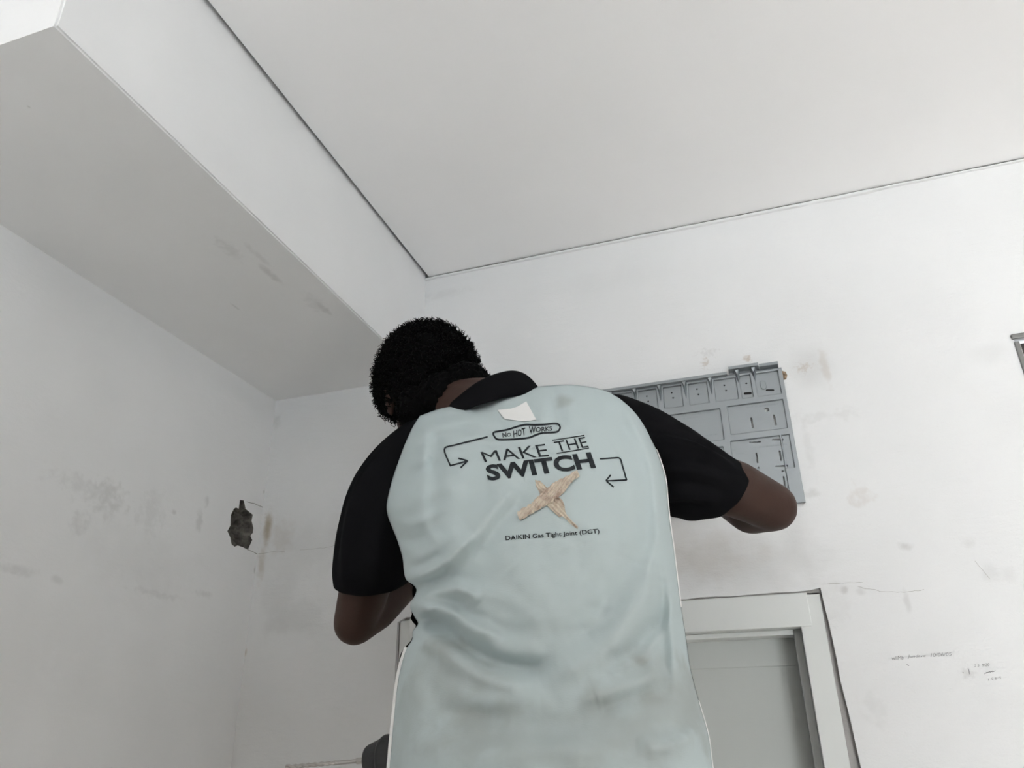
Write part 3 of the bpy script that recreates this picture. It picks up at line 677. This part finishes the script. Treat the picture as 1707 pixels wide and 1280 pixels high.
# legs
feetz = .94
for s in (-1, 1):
    hp = Vector((pelvis.x+s*.085, .985, hipz-.02)); kn = Vector((pelvis.x+s*.10, .965, feetz+.50)); an = Vector((pelvis.x+s*.11, .93, feetz+.085))
    chain(bm, [(hp, .085), (kn, .054), (kn.lerp(an, .3), .05), (an, .036)])
    chain(bm, [(an, .036), (an+Vector((0,.02,-.045)), .034), (an+Vector((s*.02,.13,-.055)), .026)])
bme = remeshed(bm, .0055, 5)
bme.transform(Matrix.Translation(-person_loc))
pr = link('person', bme, M_skin); pr.location = person_loc
tag(pr, 'person in black and mint polo shirt seen from behind, leaning to the wall bracket', 'person')
def padd(name, me, m, parent=pr, smooth=True):
    me.transform(Matrix.Translation(-person_loc)); o = link(name, me, m, parent, smooth); return o
def pobj(name, bm, m, parent=pr, smooth=True):
    me = bpy.data.meshes.new(name); bm.to_mesh(me); bm.free(); return padd(name, me, m, parent, smooth)
for s in (1, -1):
    b_ = bmesh.new(); ball(b_, HP(s*.031,.078,.002), .0115, ax3, 16); pobj('eye', b_, mat('eye_white', (.6,.57,.52), .2))
bp = pobj('shirt_back', bmB, M_mint); tag(bp, 'mint back panel of the polo shirt with black print')
sol = bp.modifiers.new('thickness', 'SOLIDIFY'); sol.thickness = .002; sol.offset = -1 if False else -1
# --- black front of the shirt
bm = bmesh.new(); fr = []
step = 2
for i in list(range(0, NV, step))+[NV-1]:
    row = []
    for j in list(range(0, NU, step))+[NU-1]:
        t = 2*j/(NU-1)-1; Y0 = float(Yax(PY[i, j])); p = at(PX[i, j], PY[i, j], Y0)
        k = float((1-abs(t)**2.4)**.5)
        dxl = -(.009*math.exp(-((PY[i, j]-1033)/9)**2)+.007*math.exp(-((PY[i, j]-1092)/22)**2)+.005*math.exp(-((PY[i, j]-1145)/14)**2)+.008*math.exp(-((PY[i, j]-985)/9)**2))*max(0, -t)**8
        row.append(bm.verts.new(p+Vector((dxl, .105*k*float(roll[i, j])+.002, -.03*k*(1-float(roll[i, j]))))))
    fr.append(row)
for i in range(len(fr)-1):
    for j in range(len(fr[0])-1): bm.faces.new((fr[i][j], fr[i+1][j], fr[i+1][j+1], fr[i][j+1]))
sf = pobj('shirt_front', bm, M_blk); tag(sf, 'black front of the polo shirt')
# black side sliver beside the waist
# --- sleeves
def sleeve(stations, pleats, seedz):
    """stations: outer point, inner point, depth, half thickness"""
    C = []; A = []; Bv = []
    for (o1, o2, Y, b_) in stations:
        p, q = at(*o1, Y), at(*o2, Y); C.append((p+q)/2); A.append((p-q)/2); Bv.append(b_)
    C = catmull(C, 8); A = catmull(A, 8); Bv = catmull([[x] for x in Bv], 8)[:, 0]
    n = 96; bm = bmesh.new(); rings = []
    for i in range(len(C)):
        ax = Vector(C[min(i+1, len(C)-1)]-C[max(i-1, 0)]).normalized(); a = Vector(A[i]); a2 = a-ax*a.dot(ax)*.0
        bb = ax.cross(a2).normalized()
        if bb.y > 0: bb = -bb
        s = i/(len(C)-1); r = []
        for k in range(n):
            th = 2*math.pi*k/n
            fo = 0
            for (t0, w_, am, s0, s1, tw) in pleats:
                dth = (th-t0-tw*(s-.5)+math.pi) % (2*math.pi)-math.pi
                fo += am*math.exp(-(dth/w_)**2)*max(0, min(1, (s-s0)*5, (s1-s)*5))
            fo += .0025*noise.noise(Vector((math.cos(th)*2.2, math.sin(th)*2.2+seedz, s*5)))
            dirv = (a2*math.cos(th)+bb*Bv[i]*math.sin(th))
            r.append(Vector(C[i])+dirv+dirv.normalized()*fo)
        rings.append(r)
    # turned-in hem
    ax = Vector(C[-1]-C[-3]).normalized(); cc = Vector(C[-1])
    rings.append([cc+(p-cc)*.955+ax*.0 for p in rings[-1]]); rings.append([cc-ax*.03+(p-cc)*.95 for p in rings[-1]])
    ring_loft(bm, rings, True, False)
    return pobj('sleeve', bm, M_blk)
plR = [(1.0+.27*k, .09, .008*(1 if k % 2 else -.6), .1, .85, -.9) for k in range(7)]
sR = sleeve([((985,655),(1045,800),1.135,.035),((1040,662),(1085,845),1.135,.048),((1092,683),(1112,856),1.138,.055),((1132,706),(1128,862),1.142,.060),((1172,733),(1146,866),1.152,.060),((1208,757),(1163,868),1.166,.057),((1237,776),(1182,864),1.18,.053)], plR, 3)
plL = [(.7+.4*k, .14, .005*(1 if k % 2 else -.7), .2, .95, .5) for k in range(6)]
sL = sleeve([((716,690),(790,800),1.14,.035),((668,716),(750,840),1.14,.050),((622,762),(725,875),1.14,.058),((588,816),(712,905),1.145,.062),((573,878),(700,930),1.152,.062),((563,935),(686,950),1.16,.060),((563,962),(678,972),1.175,.056)], plL, 8)
# --- collar: folded band round the neck
lo_ = [(750,700,1.12),(772,686,1.07),(800,674,1.035),(840,662,1.045),(875,657,1.075),(896,656,1.12),(885,668,1.17),(850,690,1.21),(795,708,1.22),(750,712,1.15)]
hi_ = [(744,682,1.13),(764,661,1.085),(802,632,1.055),(845,617,1.06),(872,621,1.09),(886,640,1.125),(872,662,1.165),(840,684,1.195),(790,704,1.20),(752,706,1.15)]
def loop3(L_): 
    q = [at(*p) for p in L_]; c_ = catmull([q[-1]]+q+[q[0], q[1]], 8); return [Vector(p) for p in c_[8:8+8*len(q)]]
LA, LB = loop3(lo_), loop3(hi_); cen = sum(LA, Vector())/len(LA)
bm = bmesh.new(); rings = []
for p, q in zip(LA, LB):
    o_ = p-cen; o_.z = 0; o_.normalize(); h = q-p
    rings.append([p+h*b+o_*a for a, b in ((.002,-.1),(.007,-.06),(.0085,.25),(.007,.75),(.003,.97),(-.002,.99),(-.005,.8),(-.004,.2))])
ring_loft(bm, rings, closed=True)
bmesh.ops.recalc_face_normals(bm, faces=bm.faces[:])
cl = pobj('collar', bm, M_blk); tag(cl, 'black ribbed collar')
cl.modifiers.new('round', 'SUBSURF').levels = 1; cl.modifiers['round'].render_levels = 1

# --- seam piping
def on_panel(px, py, off=.0008):
    d = ray(px, py).normalized(); h, n_, i_, _d = bvh.ray_cast(CAM, d)
    if h is None:
        h, n_, i_, _d = bvh.find_nearest(CAM+d*1.05)
    if n_.dot(d) > 0: n_ = -n_
    return h+n_*off
def pipe(idx0, idx1, side, r, name='seam_piping'):
    bm = bmesh.new(); P = [back_co[i][0 if side < 0 else NU-1]+Vector((0,-.001,0)) for i in range(idx0, idx1, 2)]
    tube(bm, P, r, 8); return pobj(name, bm, M_pipe, bp)
iy = lambda arr, y: int(np.argmin(np.abs(arr[:, 1]-y)))
pipe(0, iy(Lb, 1075), -1, .0032)
pipe(iy(Rb, 1010), iy(Rb, 700), 1, .0013)
pipe(0, iy(Rb, 1160), 1, .0008)

# --- print on the back
M_ink = mat('black_print', (.022, .026, .03), .7, spec=.2)
def z6(x, y): return (720+x/4.2675, 640+y/4.2675)
def conform(name, me, fn, m, off=.0007, maxlen=3.0, parent=bp, lab=None, bumpf=None):
    """2-D mesh (photo units) laid on the cloth"""
    bm = bmesh.new(); bm.from_mesh(me); bpy.data.meshes.remove(me)
    for v_ in bm.verts:
        q = fn(v_.co.x, v_.co.y); v_.co = Vector((q[0], q[1], 0))
    bmesh.ops.triangulate(bm, faces=bm.faces[:])
    for _ in range(6):
        es = [e for e in bm.edges if e.calc_length() > maxlen]
        if not es: break
        bmesh.ops.subdivide_edges(bm, edges=es, cuts=1); bmesh.ops.triangulate(bm, faces=bm.faces[:])
    for v_ in bm.verts: v_.co = on_panel(v_.co.x, v_.co.y, off+(bumpf(v_.co.x, v_.co.y) if bumpf else 0))
    o = pobj(name, bm, m, parent, False)
    if lab: tag(o, lab)
    return o
def print_text(body, q, off=0, shear=0, lab=None):
    me = text_mesh(body, off, 1, shear); xy = np.array([v_.co[:2] for v_ in me.vertices]); lo, hi = xy.min(0), xy.max(0)
    f = quadmap([z6(*p) for p in q])
    return conform('lettering', me, lambda x, y: f((x-lo[0])/(hi[0]-lo[0]), (y-lo[1])/(hi[1]-lo[1])), M_ink, lab=lab)
print_text('SWITCH', [(378,580),(1128,485),(1168,598),(400,693)], .040, lab='bold black word SWITCH')
print_text('MAKE', [(345,486),(805,427),(835,515),(378,558)], -.003, lab='thin black word MAKE')
print_text('THE', [(868,414),(1088,378),(1116,450),(893,484)], -.003, lab='thin black word THE')
print_text('N', [(500,352),(530,346),(532,378),(504,384)], .018); print_text('O', [(534,352),(562,348),(564,374),(537,378)], .018)
print_text('H', [(578,335),(606,328),(608,378),(582,384)], .022); print_text('O', [(611,327),(638,322),(640,372),(613,377)], .022); print_text('T', [(638,318),(664,312),(668,366),(644,371)], .022)
print_text('W', [(690,304),(740,306),(738,350),(694,358)], .022); print_text('ORKS', [(742,310),(852,304),(856,334),(740,346)], .018)
print_text('DAIKIN Gas Tight Joint (DGT)', [(524,1082),(1189,1031),(1193,1072),(528,1124)], .018, lab='small black line of lettering under the tape')
def print_strokes(name, strokes, lab=None):
    bm = bmesh.new()
    for pts, w, closed in strokes:
        a, b_ = ribbon2d([z6(*p) for p in pts], w/4.2675, closed)
        va = [bm.verts.new((*p, 0)) for p in a]; vb = [bm.verts.new((*p, 0)) for p in b_]
        for i in range(len(va)-1): bm.faces.new((va[i], va[i+1], vb[i+1], vb[i]))
    me = bpy.data.meshes.new('s'); bm.to_mesh(me); bm.free()
    return conform(name, me, lambda x, y: (x, y), M_ink, lab=lab)
cap = catmull([(447,343),(540,326),(620,301),(670,291),(730,293),(800,291),(860,283),(895,286),(912,306),(906,330),(880,345),(790,350),(740,364),(690,384),(600,394),(490,398),(458,390),(440,366),(438,350),(447,343)], 5)
print_strokes('print_outline', [(cap, 13, False)], 'wavy black outline round the words NO HOT WORKS')
cornL = catmull([(150,440),(108,449),(92,462),(93,486),(104,516)], 5).tolist()
print_strokes('print_arrow', [([(398,377)]+cornL+[(133,582)], 11.5, False), ([(128,584),(190,568),(256,548)], 11.5, False), ([(190,530),(256,548),(205,598)], 11.5, False)], 'black arrow left of the lettering')
cornR = catmull([(1290,528),(1325,527),(1342,540),(1352,575)], 5).tolist()
print_strokes('print_arrow', [([(1194,534)]+cornR+[(1384,686)], 10.5, False), ([(1386,684),(1240,691)], 10.5, False), ([(1272,648),(1238,690),(1293,736)], 11.5, False)], 'black arrow right of the lettering')
print_strokes('print_line', [([(858,403),(1085,367)], 7, False)]); print_strokes('print_line', [([(888,496),(1118,458)], 7, False)])
# blank white patch
conform('white_patch', outline2d([[(470,190),(480,187),(560,180),(610,165),(672,128),(690,160),(715,205),(745,258),(700,266),(655,270),(600,264),(520,255),(495,225)]]), z6, mat('patch_white', (.80,.80,.79), .6), .0012, lab='small blank white patch near the collar')
# crossed masking tape
def tape_mat():
    m = mat('masking_tape', (.60, .50, .39), .75, bump=(420, .5, .002)); nt = m.node_tree; b = nt.nodes['Principled BSDF']
    g = nt.nodes.new('ShaderNodeNewGeometry'); n = nt.nodes.new('ShaderNodeTexNoise'); n.inputs['Scale'].default_value = 95; n.inputs['Detail'].default_value = 5
    nt.links.new(g.outputs['Position'], n.inputs['Vector']); r = nt.nodes.new('ShaderNodeValToRGB')
    r.color_ramp.elements[0].position = .3; r.color_ramp.elements[0].color = (.40,.30,.235,1); r.color_ramp.elements[1].position = .55; r.color_ramp.elements[1].color = (.62,.55,.45,1)
    nt.links.new(n.outputs['Fac'], r.inputs[0]); nt.links.new(r.outputs[0], b.inputs['Base Color']); return m
M_tape = tape_mat()
def crumple(sx, sy, k): return lambda x, y: .0012+.0011*math.sin((x*sx+y*sy)*k+1.5*noise.noise(Vector((x*.2, y*.2, 0))))
tA = [(1012,632),(1032,618),(1052,662),(985,715),(948,768),(905,812),(850,848),(800,880),(760,902),(700,938),(634,980),(622,960),(612,918),(665,885),(715,855),(745,815),(800,765),(850,725),(900,690),(955,668)]
tB = [(735,690),(765,690),(800,722),(840,765),(880,800),(928,826),(945,870),(950,910),(965,940),(1000,980),(1042,1022),(1034,1034),(985,995),(935,945),(905,948),(850,900),(800,850),(775,790),(745,735)]
conform('masking_tape', outline2d([tB]), z6, M_tape, .0006, 2.0, lab='wrinkled beige tape strip slanting down to the right', bumpf=crumple(.7, -.7, 1.1))
conform('masking_tape', outline2d([tA]), z6, M_tape, .0016, 2.0, lab='wrinkled beige tape strip slanting up to the right', bumpf=crumple(.8, .6, 1.25))

# --- hair
def hair_ok(l, f, u_):          # direction in head space -> is it under hair?
    hl = np.interp(f, [-1, -.35, -.1, .15, .3, .6, 1], [-.97, -.9, -.5, -.5, -.62, .2, .5])
    return u_ > hl
bm = bmesh.new()
t = bmesh.ops.create_icosphere(bm, subdivisions=6, radius=1)
for v_ in bm.verts:
    d = v_.co.copy(); nn = noise.noise(d*5)*.010+noise.noise(d*14)*.007+noise.noise(d*30)*.003
    r_ = .009+nn
    if not hair_ok(d.x, d.y, d.z): r_ = -.012
    v_.co = HP(d.x*(.087+r_), -.012+d.y*(.105+r_), .018+d.z*(.098+r_))
lobes = [(at(774,650,1.165), .051), (at(742,668,1.155), .054), (at(706,680,1.155), .048)]
for c_, r0 in lobes:
    n0 = len(bm.verts); t = bmesh.ops.create_icosphere(bm, subdivisions=5, radius=1)
    for v_ in t['verts']:
        d = v_.co.copy(); v_.co = c_+d*(r0+noise.noise(d*6+c_*9)*.004+noise.noise(d*16)*.003)
hr = pobj('hair', bm, M_hair)
tag(hr, 'short curly black hair')
bm = bmesh.new(); cnt = 0
while cnt < 3400:
    d = Vector((random.gauss(0,1), random.gauss(0,1), random.gauss(0,1))).normalized()
    if not hair_ok(d.x, d.y, d.z+.02): continue
    cnt += 1
    p = Vector((d.x*.092, -.012+d.y*.110, .018+d.z*.103)); tdir = Vector((random.gauss(0,1), random.gauss(0,1), random.gauss(0,1)-.4)); tdir = (tdir-d*tdir.dot(d)).normalized()
    L = random.uniform(.008, .017); bi = d.cross(tdir); pts = []
    for k in range(5):
        s = k/4; a = s*random.uniform(3.5, 5.5)
        q = p+d*(L*(.15+.9*s))+tdir*(.005*math.sin(a)+.006*s)+bi*(.005*(math.cos(a)-1))
        pts.append(HP(q.x, q.y, q.z))
    tube(bm, pts, [.0013,.0012,.001,.0008,.0004], 3, False)
for c_, r0 in lobes:
    for _ in range(420):
        d = Vector((random.gauss(0,1), random.gauss(0,1), random.gauss(0,1))).normalized(); tdir = Vector((random.gauss(0,1), random.gauss(0,1), random.gauss(0,1)-.6)); tdir = (tdir-d*tdir.dot(d)).normalized(); bi = d.cross(tdir); L = random.uniform(.003, .008); pts = []
        for k in range(4):
            s = k/3; a = s*4; pts.append(c_+d*(r0-.002+L*s)+tdir*(.004*math.sin(a)+.004*s)+bi*(.003*(math.cos(a)-1)))
        tube(bm, pts, [.0012,.001,.0008,.0004], 3, False)
hs = pobj('hair_strands', bm, M_hair, hr, False); hs['kind'] = 'stuff'

# --- trousers, shoes (below the frame)
bm = bmesh.new()
for s in (-1, 1):
    hp = Vector((pelvis.x+s*.085, .985, hipz-.06)); kn = Vector((pelvis.x+s*.10, .965, feetz+.50)); an = Vector((pelvis.x+s*.11, .93, feetz+.09))
    chain(bm, [(hp, .10), (kn, .075), (an, .062)])
ball(bm, Vector((pelvis.x, .985, hipz-.05)), (.165,.115,.12))
padd('trousers', remeshed(bm, .011, 4), M_trs)
for s in (-1, 1):
    an = Vector((pelvis.x+s*.11, .93, feetz)); bm = bmesh.new(); ball(bm, an+Vector((0,0,.055)), (.045,.06,.05)); ball(bm, an+Vector((s*.012,.09,.038)), (.05,.10,.036)); box(bm, an.x-.045, an.x+.045, an.y-.055, an.y+.18, feetz+.001, feetz+.025)
    padd('shoe', remeshed(bm, .006, 4), M_shoe)

# ------------------------------------------------------------------ step ladder (below the frame)
M_lad = mat('ladder_aluminium', (.55, .56, .57), .4, .8)
dax = at(625, 1267, 1.17)
ztop = dax.z-.036
ld = empty('step_ladder', (pelvis.x, 1.05, 0)); tag(ld, 'aluminium step ladder that the worker stands on', 'ladder')
def lpart(n, bm, m=M_lad):
    bmesh.ops.translate(bm, verts=bm.verts[:], vec=-ld.location); return obj(n, bm, m, ld)
yt = 1.19; slope = (yt-.66)/ztop
def bar(p, q, w, d):
    bm = bmesh.new(); p, q = Vector(p), Vector(q); ring_loft(bm, [[c_+Vector((a*w/2, b*d/2, 0)) for a, b in ((-1,-1),(1,-1),(1,1),(-1,1))] for c_ in (p, q)]); return bm
lxx = pelvis.x
for s in (-1, 1):
    lpart('front_rail', bar((lxx+s*.24, .66, 0), (lxx+s*.19, yt-.03, ztop-.03), .025, .06)); lpart('rear_leg', bar((lxx+s*.22, 1.50, 0), (lxx+s*.17, yt+.05, ztop-.03), .022, .035))
for k in range(1, 6):
    z = feetz*k/3 if k <= 3 else feetz+(ztop-feetz)*(k-3)/3
    y = .66+slope*z; hw = .24-.05*z/ztop; bm = bmesh.new(); dd = .10 if k == 3 else .045
    box(bm, lxx-hw, lxx+hw, y-dd, y+(.13 if k == 3 else .05), z-.025, z, bev=.004); lpart('step', bm)
bm = bmesh.new(); box(bm, lxx-.24, lxx+.21, yt-.07, yt+.10, ztop-.03, ztop, bev=.006); lpart('top_cap', bm, mat('ladder_cap', (.05,.05,.055), .6))

# ------------------------------------------------------------------ drill lying on the ladder top
M_tool = mat('drill_black', (.018, .019, .02), .5, bump=(150, .2, .002)); M_bit = mat('drill_bit_steel', (.46, .44, .42), .3, .85); M_dred = mat('drill_body_grey', (.06, .065, .07), .5)
tipp = at(476, 1278.5, 1.17); base_ = at(612, 1267, 1.17); dx = (base_-tipp).normalized()
zz_ = Vector((0,0,1)); yy_ = zz_.cross(dx).normalized(); zz_ = dx.cross(yy_)
dl = empty('power_drill', (base_.x, base_.y, ztop)); tag(dl, 'black power drill with a long masonry bit lying beside the waist', 'drill')
def dobj(n, bm, m, parent=dl, smooth=False):
    bmesh.ops.translate(bm, verts=bm.verts[:], vec=-Vector(dl.location)); return obj(n, bm, m, parent, smooth)
def lathe(prof, n=32):
    bm = bmesh.new(); ring_loft(bm, [[base_+dx*a+r*(math.cos(2*math.pi*k/n)*yy_+math.sin(2*math.pi*k/n)*zz_) for k in range(n)] for a, r in prof]); return bm
Lb_ = (base_-tipp).length
chk = dobj('chuck', lathe([(0,.017),(.001,.0195),(.004,.0215),(.026,.029),(.030,.0325),(.034,.0338),(.06,.0338),(.062,.030),(.075,.030),(.077,.033),(.10,.033)]), M_tool)
sh = dobj('bit_shank', lathe([(-.0185,.0036),(-.016,.0052),(.002,.0052)], 6), M_bit)
bm = bmesh.new(); rings = []; nb = 60
for i in range(nb+1):
    a = -Lb_+(Lb_-.017)*i/nb; s = i/nb; tw = s*34; rr_ = []
    fl_ = 1 if s < .72 else 0
    for k in range(16):
        th = 2*math.pi*k/16; r_ = .0030 if not fl_ else .0021+.0014*abs(math.cos(th-tw))**1.5
        if i == 0: r_ *= .5
        elif i <= 3: r_ = .0040 if abs(math.sin(th)) > .3 else .0026
        rr_.append(base_+dx*a+r_*(math.cos(th)*yy_+math.sin(th)*zz_))
    rings.append(rr_)
ring_loft(bm, rings); dobj('drill_bit', bm, M_bit)
bm = bmesh.new(); c_ = base_+dx*.18
for a, r in ((.10,.034),(.16,.034),(.22,.034),(.27,.03)): ball(bm, base_+dx*a, (.045, r, r), (dx, yy_, zz_))
padd_me = remeshed(bm, .005, 4); padd_me.transform(Matrix.Translation(-Vector(dl.location))); link('motor_housing', padd_me, M_dred, dl)
bm = bmesh.new(); chain(bm, [(base_+dx*.23, .024), (base_+dx*.25+yy_*.06, .021), (base_+dx*.255+yy_*.085, .022)]); hm = remeshed(bm, .005, 4); hm.transform(Matrix.Translation(-Vector(dl.location))); link('grip', hm, M_tool, dl)
